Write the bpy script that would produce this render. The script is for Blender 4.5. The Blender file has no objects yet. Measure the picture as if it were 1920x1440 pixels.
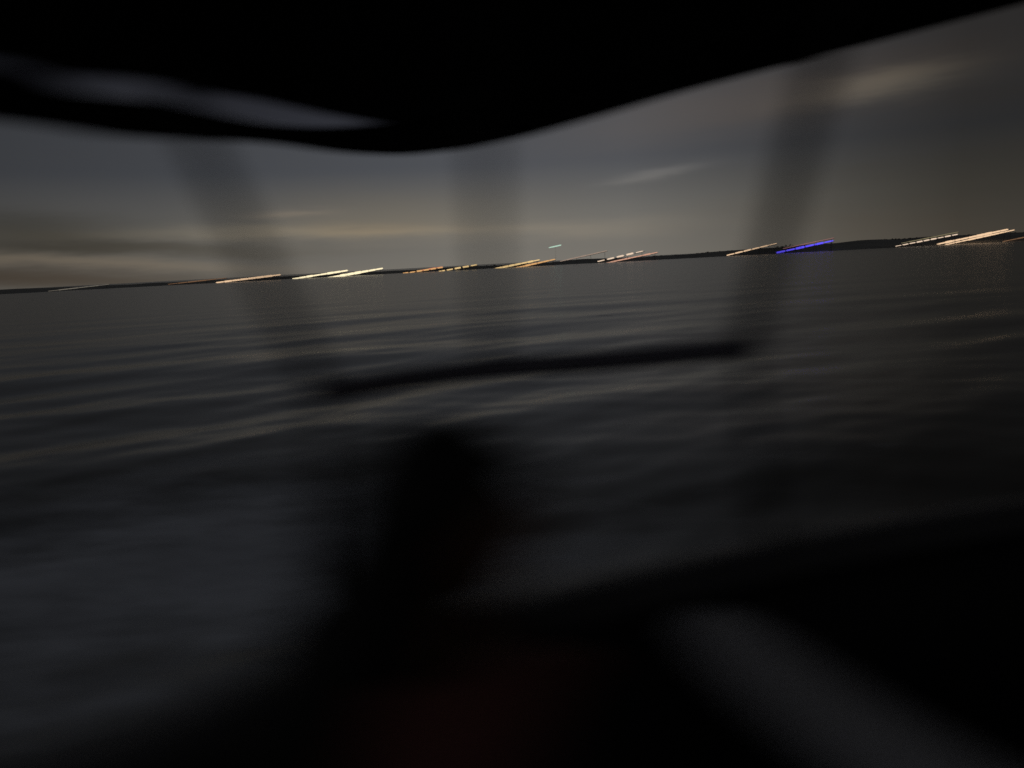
import bpy, bmesh, math, random
import numpy as np
from mathutils import Vector, Matrix, noise as mnoise

random.seed(7); rng = np.random.default_rng(11)
scene = bpy.context.scene
C = scene.collection

# ------------------------------------------------------------------ camera
EYE = Vector((0, 0, 1.6))
F = 26 / 36 * 1920
PITCH, ROLL = math.radians(9.3), math.radians(3.0)
R = Matrix.Rotation(math.pi / 2 - PITCH, 3, 'X') @ Matrix.Rotation(-ROLL, 3, 'Z')
cd = bpy.data.cameras.new('camera'); cam = bpy.data.objects.new('camera', cd); C.objects.link(cam)
cam.matrix_world = Matrix.Translation(EYE) @ R.to_4x4()
cd.lens = 26; cd.sensor_width = 36; cd.clip_start = 0.02; cd.clip_end = 20000
cd.dof.use_dof = True; cd.dof.focus_distance = 60
cd.dof.aperture_ratio = 0.22
cd.dof.aperture_fstop = 0.026 / 0.034
scene.camera = cam


def ray(px, py):
    return R @ Vector(((px - 960) / F, (720 - py) / F, -1.0))


def at(px, py, depth):            # photo direction -> point `depth` metres ahead
    d = ray(px, py); return EYE + d * (depth / d.y)


def at_z(px, py, z):              # photo direction -> point at height z
    d = ray(px, py); return EYE + d * ((z - EYE.z) / d.z)


def azel(px, py):
    d = ray(px, py).normalized(); return math.atan2(d.x, d.y), math.asin(d.z)


# ------------------------------------------------------------------ render settings
scene.view_settings.view_transform = 'Standard'
scene.view_settings.look = 'None'
scene.view_settings.exposure = 0; scene.view_settings.gamma = 1
scene.view_settings.use_curve_mapping = False
scene.cycles.use_denoising = False
scene.cycles.max_bounces = 6

# ------------------------------------------------------------------ world: overcast night sky with the glow of a town on it
world = bpy.data.worlds.new('World'); scene.world = world; world.use_nodes = True
wt = world.node_tree; wt.nodes.clear()


class NT:
    def __init__(s, tree): s.t = tree

    def n(s, kind, **kw):
        nd = s.t.nodes.new(kind)
        for k, v in kw.items(): setattr(nd, k, v)
        return nd

    def put(s, sock, v):
        if isinstance(v, bpy.types.NodeSocket): s.t.links.new(v, sock)
        else: sock.default_value = v

    def m(s, op, a, b=0.0, c=None, clamp=False):
        nd = s.n('ShaderNodeMath', operation=op, use_clamp=clamp)
        s.put(nd.inputs[0], a); s.put(nd.inputs[1], b)
        if c is not None: s.put(nd.inputs[2], c)
        return nd.outputs[0]

    def mix(s, f, a, b, mode='MIX'):
        nd = s.n('ShaderNodeMix', data_type='RGBA', blend_type=mode)
        nd.clamp_factor = True
        s.put(nd.inputs[0], f); s.put(nd.inputs[6], a); s.put(nd.inputs[7], b)
        return nd.outputs[2]

    def scale(s, col, f):
        nd = s.n('ShaderNodeVectorMath', operation='SCALE')
        s.put(nd.inputs[0], col); s.put(nd.inputs[3], f); return nd.outputs[0]

    def ramp(s, f, stops):
        nd = s.n('ShaderNodeValToRGB'); s.put(nd.inputs[0], f)
        e = nd.color_ramp.elements
        while len(e) < len(stops): e.new(0.5)
        for el, (p, c) in zip(e, stops):
            el.position = p; el.color = c if len(c) == 4 else (*c, 1)
        return nd.outputs[0]

    def noise(s, vec, scale, detail=3, rough=0.5):
        nd = s.n('ShaderNodeTexNoise'); s.put(nd.inputs['Vector'], vec)
        nd.inputs['Scale'].default_value = scale; nd.inputs['Detail'].default_value = detail
        nd.inputs['Roughness'].default_value = rough
        return nd.outputs[0]


def lin(r, g, b):
    f = lambda v: ((v / 255 + 0.055) / 1.055) ** 2.4 if v > 10 else v / 255 / 12.92
    return (f(r), f(g), f(b))


w = NT(wt)
gen = w.n('ShaderNodeTexCoord').outputs['Generated']
sep = w.n('ShaderNodeSeparateXYZ'); w.put(sep.inputs[0], gen)
az = w.m('ARCTAN2', sep.outputs[0], sep.outputs[1])
el = w.m('ARCSINE', sep.outputs[2])
ela = w.m('ABSOLUTE', el)
stretch = w.n('ShaderNodeVectorMath', operation='MULTIPLY'); w.put(stretch.inputs[0], gen)
stretch.inputs[1].default_value = (1, 1, 7)
nA = w.noise(stretch.outputs[0], 2.6, 4, 0.55)
nB = w.noise(stretch.outputs[0], 6.0, 4, 0.55)
# wobble that frays the cloud outlines
wob = w.m('MULTIPLY', w.m('SUBTRACT', nB, 0.5), 0.028)
elw = w.m('ADD', el, wob)
azw = w.m('ADD', az, w.m('MULTIPLY', w.m('SUBTRACT', nA, 0.5), 0.12))
a0, e0 = azel(1060, 470)
# light dome over the town
dz = w.m('DIVIDE', w.m('SUBTRACT', az, a0), 0.45)
dome = w.m('EXPONENT', w.m('MULTIPLY', w.m('MULTIPLY', dz, dz), -0.5))
base = w.ramp(w.m('MULTIPLY', ela, 1 / 1.57, clamp=True), [
    (0.0, (0.165, 0.154, 0.134)), (0.04, (0.135, 0.131, 0.121)), (0.08, (0.068, 0.073, 0.083)),
    (0.13, (0.066, 0.069, 0.077)), (0.30, (0.066, 0.068, 0.074)), (1.0, (0.048, 0.049, 0.053))])
sky = w.scale(base, w.m('MULTIPLY_ADD', dome, 0.76, 0.36))
# broad brownish cloud cover towards one side
veil = w.m('MULTIPLY', w.m('SUBTRACT', nA, 0.40), 2.2, clamp=True)
side = w.m('MULTIPLY', w.m('SUBTRACT', az, 0.16), 2.6, clamp=True)
sky = w.mix(w.m('MULTIPLY', side, 0.9), sky, w.mix(1.0, sky, (0.38, 0.355, 0.32, 1), 'MULTIPLY'))
sky = w.mix(w.m('MULTIPLY', veil, w.m('MULTIPLY_ADD', side, 0.45, 0.1)), sky, w.mix(1.0, sky, (1.12, 0.98, 0.82, 1), 'MULTIPLY'))
# individual cloud banks: px, py, half length px, half height px, tilt deg, brightness factor, tint
CLOUDS = [
    (60, 487, 300, 9, -2, 1.38, (1.10, 0.99, 0.86)),
    (60, 520, 280, 16, -2, 0.55, (1.12, 0.97, 0.85)),
    (470, 438, 300, 10, 1.5, 1.36, (1.06, 1.0, 0.9)),
    (700, 430, 120, 16, 1.5, 1.10, (1.07, 1.0, 0.9)),
    (545, 402, 60, 7, 4, 1.30, (1.08, 1.0, 0.92)),
    (40, 437, 150, 28, -2, 0.58, (1.0, 0.97, 0.9)),
    (230, 466, 260, 10, 0, 0.70, (1.02, 0.98, 0.9)),
    (740, 395, 220, 40, 2, 1.10, (1.06, 1.0, 0.9)),
    (1060, 430, 190, 16, 2, 1.20, (1.05, 1.0, 0.93)),
    (1240, 325, 62, 9, 10, 1.45, (1.03, 1.0, 0.96)),
    (1680, 152, 95, 17, 5, 2.3, (1.06, 1.0, 0.84)),
    (1420, 190, 330, 45, 8, 1.22, (1.12, 0.98, 0.86)),
    (1800, 330, 260, 60, 4, 0.85, (1.0, 1.0, 0.97)),
]
for px, py, hl, hh, tilt, br, tint in CLOUDS:
    ca, ce = azel(px, py)
    t = math.radians(tilt - 3.0)
    u = w.m('SUBTRACT', azw, ca); v = w.m('SUBTRACT', elw, ce)
    du = w.m('DIVIDE', w.m('ADD', w.m('MULTIPLY', u, math.cos(t)), w.m('MULTIPLY', v, math.sin(t))), hl / F)
    dv = w.m('DIVIDE', w.m('SUBTRACT', w.m('MULTIPLY', v, math.cos(t)), w.m('MULTIPLY', u, math.sin(t))), hh / F)
    g = w.m('EXPONENT', w.m('MULTIPLY', w.m('ADD', w.m('MULTIPLY', du, du), w.m('MULTIPLY', dv, dv)), -0.8))
    sky = w.mix(g, sky, w.scale(w.mix(1.0, sky, (*tint, 1), 'MULTIPLY'), br))
bg = w.n('ShaderNodeBackground'); w.put(bg.inputs[0], sky); bg.inputs[1].default_value = 1.0
w.put(w.n('ShaderNodeOutputWorld').inputs[0], bg.outputs[0])


# ------------------------------------------------------------------ helpers
def mat(name, col, rough=0.6, nscale=None, var=0.25, bump=0.0, metallic=0.0, spec=0.5, sheen=0.0):
    m = bpy.data.materials.new(name); m.use_nodes = True
    t = NT(m.node_tree); b = m.node_tree.nodes['Principled BSDF']
    b.inputs['Roughness'].default_value = rough; b.inputs['Metallic'].default_value = metallic
    b.inputs['Specular IOR Level'].default_value = spec
    b.inputs['Sheen Weight'].default_value = sheen
    b.inputs['Base Color'].default_value = (*col, 1)
    if nscale:
        co = t.n('ShaderNodeTexCoord').outputs['Object']
        f = t.noise(co, nscale, 4)
        t.put(b.inputs['Base Color'], t.mix(f, tuple(c * (1 - var) for c in col) + (1,), tuple(c * (1 + var) for c in col) + (1,)))
        if bump:
            bp = t.n('ShaderNodeBump'); bp.inputs['Strength'].default_value = 0.5; bp.inputs['Distance'].default_value = bump
            t.put(bp.inputs['Height'], t.noise(co, nscale * 4, 3)); t.put(b.inputs['Normal'], bp.outputs[0])
    return m


def streak_mat(name, col, strength):
    m = bpy.data.materials.new(name); m.use_nodes = True
    nt = m.node_tree; nt.nodes.clear(); t = NT(nt)
    e = t.n('ShaderNodeEmission'); e.inputs[0].default_value = (*col, 1); e.inputs[1].default_value = strength * 1.15
    t.put(t.n('ShaderNodeOutputMaterial').inputs[0], e.outputs[0]); return m


def mesh_obj(name, verts, faces, m, parent=None, smooth=True):
    me = bpy.data.meshes.new(name); me.from_pydata([tuple(v) for v in verts], [], faces); me.update()
    if smooth: me.polygons.foreach_set('use_smooth', [True] * len(me.polygons))
    if m: me.materials.append(m)
    o = bpy.data.objects.new(name, me); C.objects.link(o)
    if parent: o.parent = parent; o.matrix_parent_inverse = Matrix.Translation(parent.location).inverted()
    return o


def empty(name, loc, label, cat, group=None):
    o = bpy.data.objects.new(name, None); C.objects.link(o); o.location = loc
    o.empty_display_size = 0.2
    o['label'] = label; o['category'] = cat
    if group: o['group'] = group
    return o


def tube_geo(pts, rad, n=10, caps=True):
    pts = [Vector(p) for p in pts]
    rads = rad if isinstance(rad, (list, tuple)) else [rad] * len(pts)
    V, Fc = [], []
    ref = None
    for i, p in enumerate(pts):
        d = (pts[min(i + 1, len(pts) - 1)] - pts[max(i - 1, 0)]).normalized()
        if ref is None: ref = d.orthogonal()
        a = (ref - d * ref.dot(d)).normalized(); ref = a; b = d.cross(a)
        for k in range(n):
            q = 2 * math.pi * k / n
            V.append(p + (a * math.cos(q) + b * math.sin(q)) * rads[i])
    for i in range(len(pts) - 1):
        for k in range(n):
            Fc.append((i * n + k, i * n + (k + 1) % n, (i + 1) * n + (k + 1) % n, (i + 1) * n + k))
    if caps:
        Fc.append(tuple(range(n))[::-1]); Fc.append(tuple((len(pts) - 1) * n + k for k in range(n)))
    return V, Fc


def tube(name, pts, rad, m, parent=None, n=10):
    V, Fc = tube_geo(pts, rad, n); return mesh_obj(name, V, Fc, m, parent)


def catmull(pts, n=8):
    pts = [Vector(p) for p in pts]; out = []
    for i in range(len(pts) - 1):
        p0, p1, p2, p3 = pts[max(i - 1, 0)], pts[i], pts[i + 1], pts[min(i + 2, len(pts) - 1)]
        for k in range(n):
            t = k / n
            out.append(0.5 * ((2 * p1) + (p2 - p0) * t + (2 * p0 - 5 * p1 + 4 * p2 - p3) * t * t + (3 * p1 - p0 - 3 * p2 + p3) * t ** 3))
    out.append(pts[-1]); return out


# ------------------------------------------------------------------ gunwale line of the boat (needed by the water too)
GZ = 1.03
front = [at_z(px, py, GZ) for px, py in [(-420, 1600), (-100, 1510), (220, 1405), (560, 1262), (930, 1150), (1300, 1060), (1600, 1000), (1950, 945), (2250, 915)]]
front = [Vector((p.x, p.y, 0)) for p in catmull(front, 6)]
pR, pL = front[-1], front[0]
back = catmull([pR, pR + Vector((0.42, -0.55, 0)), Vector((pR.x + 0.5, -1.2, 0)), Vector((pR.x - 0.2, -2.6, 0)),
                Vector((-0.6, -3.0, 0)), Vector((pL.x - 0.6, -2.2, 0)), Vector((pL.x - 0.5, -0.3, 0)), pL], 6)
loop = front + back[1:-1]
NL = len(loop)
cen = sum(loop, Vector()) / NL
LX = np.array([p.x for p in loop]); LY = np.array([p.y for p in loop])


def inside_boat(x, y):
    ins = np.zeros(x.shape, bool)
    j = NL - 1
    for i in range(NL):
        c = ((LY[i] > y) != (LY[j] > y)) & (x < (LX[j] - LX[i]) * (y - LY[i]) / (LY[j] - LY[i] + 1e-12) + LX[i])
        ins ^= c; j = i
    return ins


# ------------------------------------------------------------------ sea
def build_sea():
    r = np.concatenate([[0.0], np.geomspace(0.6, 60, 330), np.geomspace(61.5, 6000, 110)])
    th = np.concatenate([np.linspace(-1.0, 1.0, 640), np.linspace(1.0, 2 * math.pi - 1.0, 120)[1:-1]])
    Rr, T = np.meshgrid(r, th, indexing='ij')
    X, Y = Rr * np.sin(T), Rr * np.cos(T)
    gap = np.gradient(r)[:, None] * np.ones_like(T)
    Z = np.zeros_like(X); DX = np.zeros_like(X); DY = np.zeros_like(X)
    main = math.radians(298)
    for k in range(64):
        lam = 0.30 * (26 ** (k / 63)) * rng.uniform(0.92, 1.08)          # 0.3 .. 8 m
        a = 0.0032 * lam ** 1.45 * rng.uniform(0.55, 1.3)
        if lam > 3.5: a *= 0.75
        d = main + rng.normal(0, 0.42)
        kx, ky = math.cos(d) * 2 * math.pi / lam, math.sin(d) * 2 * math.pi / lam
        fade = np.clip(lam / (2.6 * gap) - 0.4, 0, 1) * np.exp(-Rr / 12)
        ph = kx * X + ky * Y + rng.uniform(0, 6.28)
        Z += a * fade * np.cos(ph)
        DX -= 0.8 * a * fade * math.cos(d) * np.sin(ph); DY -= 0.8 * a * fade * math.sin(d) * np.sin(ph)
    damp = np.where(Rr > 235, 0.1, 1.0)
    near = inside_boat(X, Y)
    damp = np.where(near, 0.0, damp)
    Z *= damp; X = X + DX * damp; Y = Y + DY * damp
    Z = np.where(near, -0.12, Z)
    nr, nt = X.shape
    V = np.stack([X, Y, Z], -1).reshape(-1, 3)
    i, j = np.meshgrid(np.arange(nr - 1), np.arange(nt), indexing='ij')
    j2 = (j + 1) % nt
    Q = np.stack([i * nt + j, (i + 1) * nt + j, (i + 1) * nt + j2, i * nt + j2], -1).reshape(-1, 4)[:, ::-1]
    me = bpy.data.meshes.new('sea')
    me.vertices.add(len(V)); me.vertices.foreach_set('co', V.astype(np.float32).ravel())
    me.loops.add(Q.size); me.loops.foreach_set('vertex_index', Q.astype(np.int32).ravel())
    me.polygons.add(len(Q)); me.polygons.foreach_set('loop_start', np.arange(0, Q.size, 4, dtype=np.int32))
    me.update(calc_edges=True); me.validate()
    me.polygons.foreach_set('use_smooth', np.ones(len(me.polygons), bool))
    m = bpy.data.materials.new('sea_water'); m.use_nodes = True
    t = NT(m.node_tree); b = m.node_tree.nodes['Principled BSDF']
    pos = t.n('ShaderNodeNewGeometry').outputs['Position']
    sp = t.n('ShaderNodeSeparateXYZ'); t.put(sp.inputs[0], pos)
    # wake foam trailing beside the boat: broken by noise, drawn out along the boat's track
    wk = t.n('ShaderNodeMapping'); t.put(wk.inputs[0], pos)
    wk.inputs['Rotation'].default_value = (0, 0, math.radians(-25)); wk.inputs['Scale'].default_value = (0.8, 1.9, 1)
    n1 = t.noise(wk.outputs[0], 1.1, 5, 0.6); n2 = t.noise(wk.outputs[0], 7, 4, 0.6)
    dx = t.m('DIVIDE', t.m('ADD', sp.outputs[0], 1.9), 2.3); dy = t.m('DIVIDE', t.m('SUBTRACT', sp.outputs[1], 4.2), 1.8)
    bell = t.m('EXPONENT', t.m('MULTIPLY', t.m('ADD', t.m('MULTIPLY', dx, dx), t.m('MULTIPLY', dy, dy)), -1.0))
    cover = t.m('MULTIPLY', t.m('MULTIPLY_ADD', bell, 1.5, t.m('MULTIPLY_ADD', n1, 2.4, -1.55)), 1.0, clamp=True)
    foam = t.m('MULTIPLY', cover, t.m('MULTIPLY_ADD', n2, 0.9, 0.50), clamp=True)
    t.put(b.inputs['Base Color'], t.mix(foam, (0.010, 0.013, 0.013, 1), (0.74, 0.78, 0.86, 1)))
    t.put(b.inputs['Roughness'], t.m('MULTIPLY_ADD', foam, 0.6, 0.20))
    b.inputs['IOR'].default_value = 1.333
    bp = t.n('ShaderNodeBump'); bp.inputs['Strength'].default_value = 0.035; bp.inputs['Distance'].default_value = 0.05
    rip = t.n('ShaderNodeMapping'); t.put(rip.inputs[0], pos); rip.inputs['Rotation'].default_value = (0, 0, 0.35)
    rip.inputs['Scale'].default_value = (0.7, 1.5, 1)
    hgt = t.m('ADD', t.m('MULTIPLY', t.noise(rip.outputs[0], 0.8, 5, 0.6), 3.0), t.m('MULTIPLY', t.noise(rip.outputs[0], 4.5, 4, 0.55), 0.55))
    t.put(bp.inputs['Height'], hgt); t.put(b.inputs['Normal'], bp.outputs[0])
    me.materials.append(m)
    o = bpy.data.objects.new('sea', me); C.objects.link(o); o['kind'] = 'structure'


build_sea()

# ------------------------------------------------------------------ far shore
WL = lambda px: 552 - 0.0525 * px
SH = [(-1500, 24), (-600, 20), (-200, 12), (0, 17), (120, 14), (250, 9), (400, 4), (540, 7), (700, 6), (780, 8), (880, 13), (1000, 8),
      (1090, 17), (1150, 12), (1250, 14), (1340, 18), (1440, 21), (1560, 24), (1650, 28), (1750, 28), (1920, 27), (2300, 32), (3000, 34), (3600, 30)]
earth = mat('shore_earth', (0.30, 0.30, 0.28), 0.9, 0.08, 0.4)
leafm = mat('shore_leaves', (0.075, 0.085, 0.060), 0.9, 0.15, 0.4)


def shore_crest(px):
    h = np.interp(px, [a for a, _ in SH], [b for _, b in SH])
    return h * 0.68


def build_shore():
    V, Fc = [], []
    cols = np.linspace(-1500, 3600, 520); rows = [0, .12, .3, .5, .7, .85, 1.0, 1.5, 2.2]
    for px in cols:
        d = ray(px, WL(px)); d = Vector((d.x / d.y, 1, 0))
        top = at(px, WL(px) - shore_crest(px), 300)
        zc = max(top.z - 0.5, 0.9)
        for t in rows:
            y = 249 + 51 * min(t, 1) + 60 * max(t - 1, 0)
            p = d * y
            z = -0.8 + (zc + 0.8) * min(1, t) ** 0.6 if t <= 1 else zc * (1 - 0.3 * (t - 1))
            p.z = z + (0.5 * mnoise.noise(Vector((p.x * 0.06, p.y * 0.06, 1))) if 0 < t else 0)
            V.append(p)
    nr = len(rows)
    for i in range(len(cols) - 1):
        for j in range(nr - 1):
            Fc.append((i * nr + j, (i + 1) * nr + j, (i + 1) * nr + j + 1, i * nr + j + 1))
    o = mesh_obj('shore', V, Fc, earth); o['kind'] = 'structure'
    # bushes and trees along the crest, too far off to count
    V, Fc = [], []
    for px in np.arange(-1400, 3500, 5.0):
        h = shore_crest(px)
        if h < 6 or px < 500: continue
        for _ in range(8 if h > 15 else 4):
            base = at(px + rng.uniform(-4, 4), WL(px) - h, 300 + rng.uniform(-5, 5))
            size = rng.uniform(0.25, 0.6)
            z = base.z - 0.9 + rng.uniform(-0.6, 0.2 + 1.1 * max(0, mnoise.noise(Vector((px * 0.02, 3, 1)))))
            c0 = Vector((base.x, base.y, z))
            n = Vector(rng.normal(0, 1, 3)).normalized(); a = n.orthogonal().normalized(); b = n.cross(a)
            k = len(V)
            V += [c0 + a * size, c0 + b * size * .8, c0 - a * size, c0 - b * size * .8]
            Fc.append((k, k + 1, k + 2, k + 3))
    o = mesh_obj('tree_line', V, Fc, leafm, smooth=False); o['kind'] = 'stuff'


build_shore()

# ------------------------------------------------------------------ motion streaks of the shore lights, shaped as glowing tubes on added railings
steel_dark = mat('dark_steel', (0.03, 0.03, 0.032), 0.5, 3, 0.3)
LM = {
    'yellow': streak_mat('streak_warm_white', (1.0, 0.86, 0.55), 1.0), 'peach': streak_mat('streak_peach', (1.0, 0.68, 0.42), 0.80),
    'orange': streak_mat('streak_orange', (1.0, 0.55, 0.22), 0.62), 'red': streak_mat('streak_red_orange', (0.95, 0.36, 0.20), 0.55),
    'amber': streak_mat('streak_amber', (1.0, 0.70, 0.32), 0.72), 'pink': streak_mat('streak_pink', (0.95, 0.52, 0.36), 0.55),
    'white': streak_mat('streak_white', (1.0, 0.76, 0.56), 0.72), 'blue': streak_mat('streak_blue', (0.12, 0.09, 1.0), 0.95),
    'dim': streak_mat('streak_dim_grey', (0.30, 0.27, 0.22), 0.42), 'olive': streak_mat('streak_dim_olive', (0.36, 0.31, 0.18), 0.42),
    'brown': streak_mat('streak_dim_brown', (0.36, 0.20, 0.11), 0.40), 'green': streak_mat('streak_pale_green', (0.66, 0.95, 0.76), 0.60),
    'rim': streak_mat('streak_dim_rose', (0.62, 0.30, 0.28), 0.40), 'pale': streak_mat('streak_pale_rose', (0.62, 0.46, 0.36), 0.45),
}
#   x0,y0,x1,y1, streak colour, dash count, gap, width px, label
STREAKS = [
    (90, 546, 205, 533, 'dim', 6, .04, 2.0, 'very dim grey light streak at the far left of the shore'),
    (315, 533, 425, 521, 'brown', 6, .04, 2.2, 'dim brown light streak just above the leftmost bright streak'),
    (405, 530, 526, 515, 'peach', 8, .03, 3.6, 'bright peach light streak, leftmost bright one on the shore'),
    (548, 523, 652, 507, 'yellow', 8, .03, 4.0, 'bright pale yellow light streak, left of an overlapping pair'),
    (610, 522, 718, 503, 'yellow', 8, .03, 5.0, 'thick pale yellow light streak, right one of the overlapping pair'),
    (741, 515, 832, 501, 'orange', 7, .22, 3.2, 'orange dashed light streak below the left half of the shore glow'),
    (790, 507, 830, 500, 'red', 3, .06, 3.0, 'short reddish light streak above the orange dashed streak'),
    (806, 512, 896, 496, 'amber', 6, .25, 3.2, 'amber dashed light streak left of the middle post'),
    (918, 506, 1012, 487, 'amber', 8, .03, 3.8, 'upper amber light streak of the pair right of the middle post'),
    (950, 506, 1041, 486, 'orange', 8, .03, 3.6, 'lower orange light streak of the pair right of the middle post'),
    (1050, 490, 1138, 470, 'pale', 7, .03, 2.6, 'faint rose light streak rising to the right under the green light'),
    (1118, 491, 1208, 470, 'white', 5, .28, 3.4, 'white light streak in five separate dashes in the middle of the shore'),
    (1132, 494, 1233, 473, 'pink', 8, .03, 3.0, 'pink light streak below the five separate white dashes'),
    (1362, 479, 1457, 456, 'peach', 6, .10, 2.8, 'thin peach light streak left of the blue streak'),
    (1455, 474, 1563, 451, 'blue', 6, .10, 4.6, 'bright blue light streak on the dark shore'),
    (1468, 466, 1564, 446, 'rim', 6, .03, 1.8, 'dim rose light streak just above the blue streak'),
    (1678, 462, 1797, 439, 'white', 9, .20, 2.6, 'thin white dashed light streak right of the blue streak'),
    (1690, 456, 1797, 435, 'olive', 8, .03, 2.4, 'dim olive light streak just above the thin white dashed streak'),
    (1757, 458, 1890, 430, 'peach', 9, .03, 4.4, 'thick peach light streak at the right, upper of two'),
    (1772, 459, 1902, 431, 'peach', 9, .03, 3.4, 'thick peach light streak at the right, lower of two'),
    (1880, 453, 1960, 437, 'brown', 6, .05, 2.6, 'dark orange light streak cut by the right edge of the photo'),
]
unit = {}
for k, (x0, y0, x1, y1, mk, cnt, gap, wd, label) in enumerate(STREAKS):
    dep = 251.5 + 0.35 * (k % 5)
    A, B = at(x0, y0, dep), at(x1, y1, dep)
    root = empty('light_streak', Vector(((A.x + B.x) / 2, dep, 0)), label, 'lamp row', 'light streaks on the far shore')
    rad = wd * 0.5 * dep / F * 0.86
    ax = (B - A)
    L = ax.length / cnt * (1 - gap)
    V, Fc = tube_geo([Vector((-L / 2, 0, 0)), Vector((-L / 2 + rad * .5, 0, 0)), Vector((L / 2 - rad * .5, 0, 0)), Vector((L / 2, 0, 0))],
                     [rad * .6, rad, rad, rad * .6], 8)
    me = bpy.data.meshes.new('streak_dash'); me.from_pydata(V, [], Fc); me.materials.append(LM[mk])
    rot = ax.to_track_quat('X', 'Z').to_euler()
    for q in range(cnt):
        o = bpy.data.objects.new('streak_dash', me); C.objects.link(o)
        o.location = A + ax * ((q + .5) / cnt); o.rotation_euler = rot
        w_ = rng.uniform(.72, 1.15) * (.7 if q in (0, cnt - 1) else 1); o.scale = (1, w_, w_)
        o.parent = root; o.matrix_parent_inverse = Matrix.Translation(root.location).inverted()
    off = Vector((0, 0.02, -rad - 0.05))
    tube('added_railing', [A + off - ax * 0.01, B + off + ax * 0.01], 0.06, steel_dark, root, 6)  # railing and its posts are added to carry the streak tubes
    for q in range(4):
        p = A + ax * (0.05 + 0.3 * q) + off
        tube('post', [p, Vector((p.x, p.y, -0.9))], 0.05, steel_dark, root, 6)

p = at(1041, 462, 256)
green_light = empty('green_light_streak', Vector((p.x, p.y, 0)), 'small pale green light high above the middle of the shore', 'light')
A, B = at(1029, 464.5, 256), at(1052, 459.5, 256)
tube('streak_dash', [A, A.lerp(B, .3), B], [0.12, 0.2, 0.2], LM['green'], green_light, 8)  # short streak of one light, shaped as a glowing tube
tube('added_pole', [p + Vector((0, 0.05, -0.15)), Vector((p.x, p.y + 0.05, 0.2))], [0.012, 0.04], steel_dark, green_light, 6)  # pole added to hold up the streak

# ------------------------------------------------------------------ the boat
black_gel = mat('dark_hull_paint', (0.016, 0.017, 0.020), 0.55, 4, 0.3)
gun_m = mat('grey_gunwale_paint', (0.11, 0.11, 0.12), 0.6, 5, 0.3)
deck_m = mat('dark_deck_matting', (0.014, 0.014, 0.016), 0.85, 9, 0.35, 0.003)
rail_m = mat('dark_rail_padding', (0.36, 0.35, 0.43), 0.75, 14, 0.25, 0.001)
post_m = mat('dark_painted_post', (0.020, 0.020, 0.021), 0.55, 20, 0.2)
cloth_m = mat('black_canopy_cloth', (0.010, 0.010, 0.011), 0.9, 30, 0.3, 0.002)
trim_m = mat('smoky_clear_vinyl', (0.30, 0.30, 0.36), 0.85, 6, 0.25)
_t = NT(trim_m.node_tree); _tr = _t.n('ShaderNodeBsdfTransparent'); _mx = _t.n('ShaderNodeMixShader'); _mx.inputs[0].default_value = 0.93
_t.put(_tr.inputs[0], _t.mix(_t.noise(_t.n('ShaderNodeTexCoord').outputs['Object'], 3.0, 3), (0.05, 0.05, 0.07, 1), (0.74, 0.74, 0.82, 1)))
_t.put(_mx.inputs[1], trim_m.node_tree.nodes['Principled BSDF'].outputs[0]); _t.put(_mx.inputs[2], _tr.outputs[0])
_t.put(trim_m.node_tree.nodes['Material Output'].inputs[0], _mx.outputs[0])
cush_m = mat('pale_vinyl', (0.72, 0.72, 0.75), 0.6, 8, 0.12, 0.002)

boat = empty('boat', Vector((cen.x, cen.y, 0)), 'dark open motorboat with a black canopy on posts, out on the night sea', 'boat')


def ring(z, scale_out):
    out = []
    for i, p in enumerate(loop):
        t = (loop[(i + 1) % NL] - loop[i - 1]); nrm = Vector((-t.y, t.x, 0)).normalized()
        if nrm.dot(p - cen) < 0: nrm = -nrm
        q = p + nrm * scale_out; out.append(Vector((q.x, q.y, z)))
    return out


def lofted(name, rings, m, closed_end=False):
    V = [v for r_ in rings for v in r_]; Fc = []
    for k in range(len(rings) - 1):
        for i in range(NL):
            Fc.append((k * NL + i, k * NL + (i + 1) % NL, (k + 1) * NL + (i + 1) % NL, (k + 1) * NL + i))
    if closed_end: Fc.append(tuple((len(rings) - 1) * NL + i for i in range(NL)))
    return mesh_obj(name, V, Fc, m, boat)


lofted('hull', [ring(0.15, -0.055), ring(0.6, -0.05), ring(1.005, -0.05), ring(1.005, 0.03), ring(0.8, 0.035), ring(0.45, 0.0), ring(0.05, -0.09), ring(-0.5, -0.25)], black_gel)
lofted('gunwale', [ring(1.005, -0.07), ring(1.03, -0.065), ring(1.042, -0.01), ring(1.03, 0.05), ring(1.0, 0.058), ring(0.985, 0.03), ring(1.005, -0.07)], gun_m)
lofted('deck', [ring(0.20, -0.04), ring(0.205, -0.3)], deck_m, True)

# stern rail, bent down to the gunwale at both ends
RZ = 1.36
rl = [at_z(px, py, RZ) for px, py in [(575, 742), (640, 732), (760, 712), (920, 692), (1100, 680), (1280, 664), (1375, 655), (1420, 650)]]
gl, gr = at_z(592, 1250, GZ), at_z(1448, 1030, GZ)
legL = Vector((gl.x, gl.y, 1.02)); legR = Vector((gr.x, gr.y, 1.02))
rail_pts = catmull(rl, 7)
tube('rail', rail_pts, [0.014] + [0.024] * (len(rail_pts) - 2) + [0.014], rail_m, boat, 14)
tube('rail_leg', [rl[0].lerp(rl[1], .5) - Vector((0, 0, .005)), legL], 0.013, post_m, boat)
tube('rail_leg', [rl[-1].lerp(rl[-2], .5) - Vector((0, 0, .005)), legR], 0.013, post_m, boat)

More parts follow.
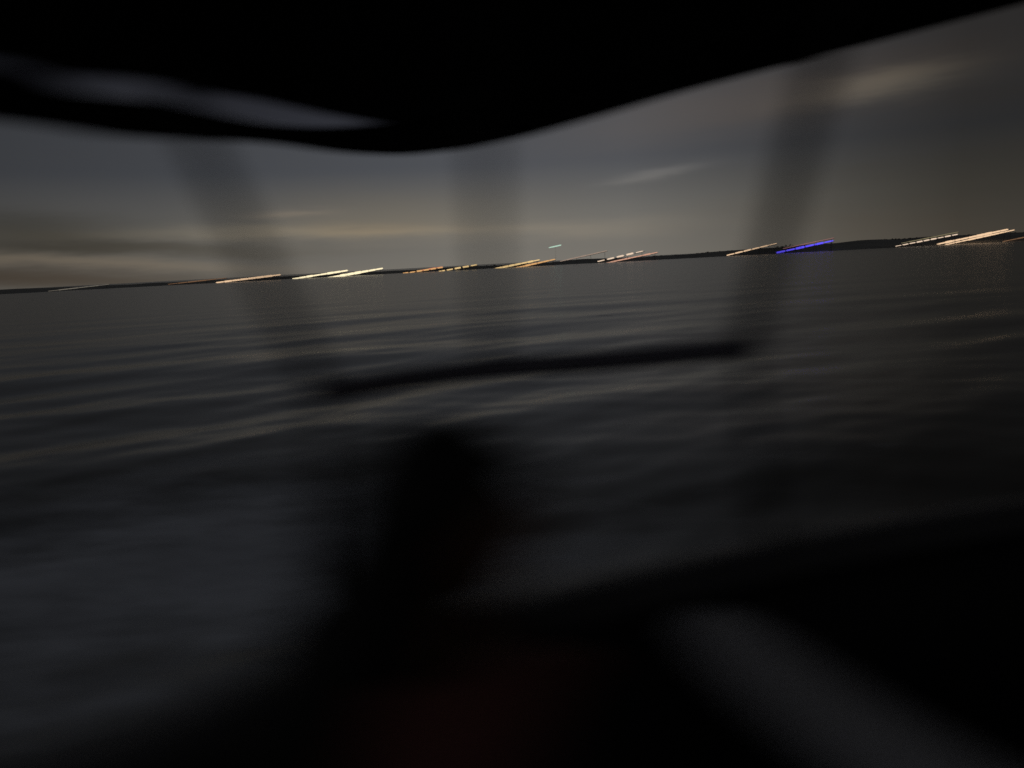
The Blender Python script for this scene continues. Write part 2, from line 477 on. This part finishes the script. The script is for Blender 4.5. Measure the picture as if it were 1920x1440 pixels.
# canopy: far edge follows the sagging cloth; its unseen back is cut short to let skylight in
EDGE = [(-700, 150, 1.2), (-300, 195, 1.25), (0, 222, 1.35), (150, 242, 1.4), (260, 258, 1.5), (500, 268, 2.2), (660, 286, 2.6), (790, 286, 2.9), (950, 262, 3.0), (1120, 217, 3.0),
        (1300, 165, 3.3), (1600, 88, 3.5), (1920, 5, 3.6), (2080, -37, 3.6)]
edge = catmull([at(*e) for e in EDGE], 8)
edge_px = [EDGE[0][0] + 0.0]
SUB = 16


def canopy_point(s, t):            # s along the edge (index), t from the edge (0) back over the boat (1)
    i = min(int(s), len(edge) - 2); e = edge[i].lerp(edge[i + 1], s - i)
    yb = min(e.y - 1.2, 1.1)
    z = e.z + 0.34 * math.sin(min(t, 1) * math.pi * 0.55) + 0.018 * math.sin(e.x * 9 + t * 5) * min(1, t * 4)
    return Vector((e.x * (1 + 0.05 * t), e.y + (yb - e.y) * t, z))


def proj(pnt):
    q = R.transposed() @ (pnt - EYE); return 960 + F * q.x / -q.z, 720 - F * q.y / -q.z


BAND = [(-900, 60, 84), (-260, 84, 108), (-120, 96, 118), (-20, 106, 132), (40, 120, 140), (75, 134, 144), (120, 140, 172), (220, 144, 184), (320, 158, 196),
        (380, 172, 208), (440, 180, 222), (520, 194, 236), (600, 210, 242), (680, 224, 238), (725, 231, 233), (900, 195, 195), (1300, 90, 90), (3000, -300, -300)]
tv = [0, .015, .04, .08, .12, .17, .23, .3, .4, .5, .6, .7, .8, .9, 1.0]


def col_t(i, which):               # where the pale lining begins / ends on column i of the cloth
    for k in range(400):
        t = k * .0015
        x, y = proj(canopy_point(i, t))
        if y <= np.interp(x, [q[0] for q in BAND], [q[which] for q in BAND]): return t
    return .6


cols = []
last = .2
for i in range(len(edge)):
    x0 = proj(edge[i])[0]
    if -900 < x0 < 1000:
        t1, t0 = col_t(i, 1), col_t(i, 2); last = t1
        if t1 - t0 < .004: t0 = t1
    else: t0 = t1 = last
    cols.append([t0 * q for q in (0, .12, .35, .7, 1)] + [t1 + (1 - t1) * q for q in (0, .08, .17, .28, .42, .56, .7, .85, 1)])
ncol = len(cols[0])
V = [canopy_point(i, t) for i in range(len(edge)) for t in cols[i]]
Fc, Fb = [], []
for i in range(len(edge) - 1):
    for j in range(ncol - 1):
        if j == 4:
            if cols[i][5] - cols[i][4] < 1e-5 and cols[i + 1][5] - cols[i + 1][4] < 1e-5: continue
        (Fb if j == 4 else Fc).append((i * ncol + j, (i + 1) * ncol + j, (i + 1) * ncol + j + 1, i * ncol + j + 1))
canopy = mesh_obj('canopy', V, Fc, cloth_m, boat)
sol = canopy.modifiers.new('thick', 'SOLIDIFY'); sol.thickness = 0.010; sol.offset = 0
used = sorted({v for f in Fb for v in f}); remap = {v: k for k, v in enumerate(used)}
band = mesh_obj('vinyl_window', [V[v] + Vector((0, 0, .002)) for v in used], [tuple(remap[v] for v in f) for f in Fb], trim_m, canopy)
band['label'] = 'smoky clear strip let into the black canopy'
nt_ = len(tv)


def canopy_height(x, y):
    best = None
    for i in range(len(edge) - 1):
        for j in range(nt_ - 1):
            p = canopy_point(i, tv[j]); d = (p.x - x) ** 2 + (p.y - y) ** 2
            if best is None or d < best[0]: best = (d, p.z)
    return best[1]


for (bx, by), (tx, ty), dd, pr in (((604, 737), (372, 265), 1.42, .0185), ((921, 692), (910, 290), 1.5, .0155), ((1398, 652), (1536, 130), 1.62, .0245)):
    b_ = at_z(bx, by, RZ); t_ = at(tx, ty, dd)
    d_ = (t_ - b_); top = t_
    for _ in range(60):
        top = top + d_ * 0.03
        if top.z >= canopy_height(top.x, top.y): break
    tube('post', [b_, top], pr, post_m, boat)

# bench the passenger sits on
def box_geo(c, s, rz=0.0, bev=0.02):
    bm = bmesh.new(); bmesh.ops.create_cube(bm, size=1)
    for v in bm.verts: v.co = Vector((v.co.x * s[0], v.co.y * s[1], v.co.z * s[2]))
    bmesh.ops.bevel(bm, geom=bm.edges[:], offset=bev, segments=3, affect='EDGES', profile=0.5)
    bm.transform(Matrix.Translation(c) @ Matrix.Rotation(rz, 4, 'Z'))
    V = [v.co.copy() for v in bm.verts]; Fc = [tuple(v.index for v in f.verts) for f in bm.faces]; bm.free(); return V, Fc


PX, PY = at(818, 900, .9).x, 0.88
V, Fc = box_geo(Vector((PX - 0.02, PY + 0.02, 0.34)), (0.5, 0.48, 0.27), 0.35, 0.03)
mesh_obj('bench', V, Fc, black_gel, boat)

# pale padded bolster on the inside of the boat's side, running towards the lower right
z0 = 0.975
bp_ = [at_z(1320, 1165, z0), at_z(1440, 1262, z0), at_z(1600, 1375, z0 - .01), at_z(1800, 1500, z0 - .02), at_z(2100, 1680, z0 - .03)]
cl = catmull(bp_, 8); rr = [0.04, 0.06, 0.065, 0.065, 0.07, 0.072] + [0.075] * (len(cl) - 6)
V, Fc = tube_geo(cl, rr, 18)
for i, c_ in enumerate(cl):
    for k in range(18):
        v = V[i * 18 + k]; v.z = c_.z + (v.z - c_.z) * 0.55
bol = mesh_obj('side_cushion', V, Fc, cush_m)
bol['label'] = 'pale grey padded side cushion at the lower right, beside the passenger'; bol['category'] = 'cushion'
V, Fc = tube_geo([c_ - Vector((0, 0, .03)) for c_ in cl[2:]], 0.02, 8)
V2, F2 = [], []
for c_ in cl[3::12]:
    a, b = tube_geo([c_ - Vector((0, 0, .02)), Vector((c_.x, c_.y, 0.2))], 0.016, 8)
    F2 += [tuple(i + len(V2) for i in f) for f in b]; V2 += a
mesh_obj('cushion_support', V2, F2, post_m, boat)

# ------------------------------------------------------------------ the passenger, seated, turned to the right
skin_m = mat('skin', (0.34, 0.19, 0.13), 0.55, 30, 0.1)
hair_m = mat('black_hair', (0.010, 0.009, 0.008), 0.6, 60, 0.3)
top_m = mat('dark_red_top', (0.24, 0.085, 0.073), 0.9, 25, 0.3, 0.002)
jean_m = mat('dark_trousers', (0.014, 0.014, 0.020), 0.9, 25, 0.3, 0.002)
eye_m = mat('eye_white', (0.5, 0.48, 0.46), 0.25); iris_m = mat('dark_iris', (0.02, 0.012, 0.008), 0.2)

person = empty('person', Vector((PX, PY, 0.475)), 'person seen dark from behind, with long black hair and a dark red vest, looking right', 'person')
HEAD_TOP = at(880, 815, PY).z
S0 = 0.475                                   # seat height
YAW = math.radians(52)                       # facing +x turned a little away
fwd = Vector((math.cos(YAW), math.sin(YAW), 0)); lft = Vector((-math.sin(YAW), math.cos(YAW), 0))
ORG = Vector((PX - 0.02, PY, S0))
fw2 = Vector((math.cos(.26), math.sin(.26), 0)); lf2 = Vector((-math.sin(.26), math.cos(.26), 0))


def L_(f, l, u): return ORG + fw2 * f + lf2 * l + Vector((0, 0, u))


def B_(f, l, u): return ORG + fwd * f + lft * l + Vector((0, 0, u))


H = HEAD_TOP - S0                            # sitting height
k_ = H / 0.86


def skin_chain(verts, edges, radii, sub=2, root=0):
    me = bpy.data.meshes.new('tmp'); me.from_pydata([tuple(v) for v in verts], edges, [])
    o = bpy.data.objects.new('tmp', me); C.objects.link(o)
    md = o.modifiers.new('s', 'SKIN'); md.use_smooth_shade = True
    for i, r_ in enumerate(radii):
        sv = me.skin_vertices[0].data[i]
        sv.radius = r_ if isinstance(r_, tuple) else (r_, r_); sv.use_root = (i == root)
    ss = o.modifiers.new('u', 'SUBSURF'); ss.levels = ss.render_levels = sub
    dg = bpy.context.evaluated_depsgraph_get(); dg.update()
    ev = o.evaluated_get(dg); m2 = ev.to_mesh()
    V = [v.co.copy() for v in m2.vertices]; Fc = [tuple(p.vertices) for p in m2.polygons]
    ev.to_mesh_clear(); bpy.data.objects.remove(o); bpy.data.meshes.remove(me)
    return V, Fc


J = {
    'pelvis': (B_(0, 0, .09), .125), 'waist': (B_(-.01, 0, .24 * k_), .112), 'chest': (B_(-.005, 0, .40 * k_), .132), 'collar': (B_(0, 0, .555 * k_), .105),
    'neck': (B_(.012, 0, .62 * k_), .056), 'skull': (B_(.03, 0, .70 * k_), .060),
}
for s, n in ((1, 'l'), (-1, 'r')):
    J['sh' + n] = (B_(0, .195 * s, .560 * k_), .074); J['el' + n] = (B_(.05, .255 * s, .28 * k_), .050); J['wr' + n] = (L_(.27, .12 * s, .20), .027)
    J['pa' + n] = (L_(.335, .085 * s, .185), .030)
    J['hp' + n] = (L_(.05, .095 * s, .085), .098); J['kn' + n] = (L_(.43, .11 * s, .10), .062)
    J['an' + n] = (L_(.44, .11 * s, S0 * -1 + .30), .042); J['to' + n] = (L_(.60, .12 * s, S0 * -1 + .245), .034)
names = list(J); ix = {n: i for i, n in enumerate(names)}
E = [('pelvis', 'waist'), ('waist', 'chest'), ('chest', 'collar'), ('collar', 'neck'), ('neck', 'skull')]
for n in 'lr':
    E += [('chest', 'sh' + n), ('sh' + n, 'el' + n), ('el' + n, 'wr' + n), ('wr' + n, 'pa' + n), ('pelvis', 'hp' + n), ('hp' + n, 'kn' + n), ('kn' + n, 'an' + n), ('an' + n, 'to' + n)]
BV, BF = skin_chain([J[n][0] for n in names], [(ix[a], ix[b]) for a, b in E], [J[n][1] for n in names])
nbody = len(BV)


def join(V, Fc):
    global BV, BF
    o = len(BV); BV = BV + V; BF = BF + [tuple(i + o for i in f) for f in Fc]


# hands: five fingers curled over the thigh
for s, n in ((1, 'l'), (-1, 'r')):
    pc = J['pa' + n][0]; dirn = (pc - J['wr' + n][0]).normalized(); sidev = dirn.cross(Vector((0, 0, 1))).normalized()
    dn = Vector((0, 0, -1))
    for q, (off, ln) in enumerate(((-.027, .062), (-.009, .074), (.009, .070), (.027, .055))):
        r0 = pc + sidev * off * .8; r1 = r0 + dirn * .040 + sidev * off * .35
        r2 = r1 + dirn * ln * .5 + dn * .012; r3 = r2 + dirn * ln * .28 + dn * .022
        join(*skin_chain([r0, r1, r2, r3], [(0, 1), (1, 2), (2, 3)], [.010, .0095, .0085, .007], 1))
    tdir = sidev * (-s)
    r0 = J['wr' + n][0].lerp(pc, .4); r1 = r0 + tdir * -.03 * -1 + dirn * .018; r2 = r1 + dirn * .034 + tdir * .014; r3 = r2 + dirn * .024 + dn * .006
    join(*skin_chain([r0, r1, r2, r3], [(0, 1), (1, 2), (2, 3)], [.012, .011, .0095, .008], 1))

# head with a face
HC = B_(.048, -.012, H - .118)
HYAW = math.radians(12)
hf = Vector((math.cos(HYAW), math.sin(HYAW), 0)); hl_ = Vector((-math.sin(HYAW), math.cos(HYAW), 0))
HM = Matrix((hf, hl_, Vector((0, 0, 1)))).transposed()


def gauss(a, s): return math.exp(-(a / s) ** 2)


HV, HFc = [], []
NU, NV_ = 56, 40
for j in range(NV_ + 1):
    ph = math.pi * j / NV_
    for i in range(NU):
        th = 2 * math.pi * i / NU
        x, y, z = math.sin(ph) * math.cos(th), math.sin(ph) * math.sin(th), math.cos(ph)
        X, Y, Z = x * .095, y * .073, z * .118
        low = max(0, -z)
        Y *= 1 - .30 * low ** 1.5
        if x > 0: X *= 1 - .06 * max(0, z)
        else: X *= 1 - .45 * low
        if x > 0.2:
            X += .024 * gauss(Y, .011) * gauss(Z + .022, .022) + .010 * gauss(Y, .009) * gauss(Z - .005, .03)      # nose
            X -= .013 * (gauss(Y - .031, .014) + gauss(Y + .031, .014)) * gauss(Z - .004, .013)                    # eye sockets
            X += .005 * gauss(Y, .05) * gauss(Z - .026, .012)                                                      # brow
            X += .007 * gauss(Y, .02) * (gauss(Z + .055, .007) + gauss(Z + .069, .008))                            # lips
            X += .012 * gauss(Y, .022) * gauss(Z + .100, .020)                                                     # chin
        if abs(x) < .3:
            Y += math.copysign(.016, y) * gauss(X + .004, .012) * gauss(Z + .008, .024) * (abs(y) > .6)            # ears
        HV.append(HC + HM @ Vector((X, Y, Z)))
for j in range(NV_):
    for i in range(NU): HFc.append((j * NU + i, (j + 1) * NU + i, (j + 1) * NU + (i + 1) % NU, j * NU + (i + 1) % NU))
join(HV, HFc)
body = mesh_obj('body', BV, BF, skin_m, person)
for s in (1, -1):
    for nm, off, rd, m_ in (('eye', .0745, .0125, eye_m), ('iris', .0825, .0062, iris_m)):
        bm = bmesh.new(); bmesh.ops.create_uvsphere(bm, u_segments=12, v_segments=8, radius=rd)
        bm.transform(Matrix.Translation(HC + HM @ Vector((off, .031 * s, .004)))); me = bpy.data.meshes.new(nm); bm.to_mesh(me); bm.free()
        me.materials.append(m_); o = bpy.data.objects.new(nm, me); C.objects.link(o); o.parent = person
        o.matrix_parent_inverse = Matrix.Translation(person.location).inverted()


def garment(name, test, grow, m_):
    bm = bmesh.new(); vs = [bm.verts.new(v) for v in BV[:nbody]]
    for f in BF:
        if max(f) < nbody and test(sum((BV[i] for i in f), Vector()) / len(f)):
            try: bm.faces.new([vs[i] for i in f])
            except ValueError: pass
    for v in [v for v in bm.verts if not v.link_faces]: bm.verts.remove(v)
    bmesh.ops.recalc_face_normals(bm, faces=bm.faces[:]); bm.normal_update()
    for v in bm.verts:
        v.co += v.normal * (grow + .006 * mnoise.noise(v.co * 14))
    V = [v.co.copy() for v in bm.verts]; bm.verts.index_update(); Fc = [tuple(v.index for v in f.verts) for f in bm.faces]; bm.free()
    o = mesh_obj(name, V, Fc, m_, person); sd = o.modifiers.new('t', 'SOLIDIFY'); sd.thickness = .004; sd.offset = 1
    return o


def fl(p):
    d = p - ORG; return d.dot(fwd), d.dot(lft), d.z


def is_top(p):
    f, l, u = fl(p)
    return (u > .165 and u < .60 * k_ and f < .20) or (abs(l) > .12 and f < .22 and .19 < u < .5)


def is_legs(p):
    f, l, u = fl(p); return u <= .175 and u > -S0 + .29 and not (f > .2 and u > .16)


def is_shoe(p): return fl(p)[2] <= -S0 + .33


garment('dark_jacket', is_top, .036, jean_m)
garment('red_vest', lambda p: is_top(p) and -.20 < fl(p)[1] < .13 and fl(p)[2] < .588 * k_, .046, top_m)
garment('trousers', is_legs, .010, jean_m)
garment('shoes', is_shoe, .008, jean_m)

# long black hair: a cap over the skull and a mass falling down the back, built of strands over a shaped volume
HV, HFc = [], []
nr_, na_ = 34, 30
for j in range(nr_ + 1):
    t = j / nr_
    for i in range(na_):
        q = 2 * math.pi * i / na_
        if t < .42:
            ph = t / .42 * math.pi * .52
            X, Y, Z = .130 * math.sin(ph) * math.cos(q) - .014, .104 * math.sin(ph) * math.sin(q), .130 * math.cos(ph) + .004
            if math.cos(q) > .25: Z = max(Z, .070 * min(1, math.sin(ph))); X *= .93
        else:
            v = (t - .42) / .58
            wv = 1 + .55 * v - .30 * v * v
            cx = -.062 - .13 * v
            X, Y, Z = cx + (.086 + .060 * v) * math.cos(q), .094 * wv * math.sin(q), -.004 - .33 * v
            if v > .92: X = cx + (X - cx) * .7; Y *= .85
        strand = 1 + .055 * math.sin(q * 17 + 3 * math.sin(t * 6)) + .05 * mnoise.noise(Vector((q * 2, t * 5, 0)))
        HV.append(HC + HM @ Vector((X * strand, Y * strand, Z)))
for j in range(nr_):
    for i in range(na_): HFc.append((j * na_ + i, (j + 1) * na_ + i, (j + 1) * na_ + (i + 1) % na_, j * na_ + (i + 1) % na_))
HFc.append(tuple(nr_ * na_ + i for i in range(na_)))
hair = mesh_obj('hair', HV, HFc, hair_m, person)
sb = hair.modifiers.new('s', 'SUBSURF'); sb.levels = sb.render_levels = 1
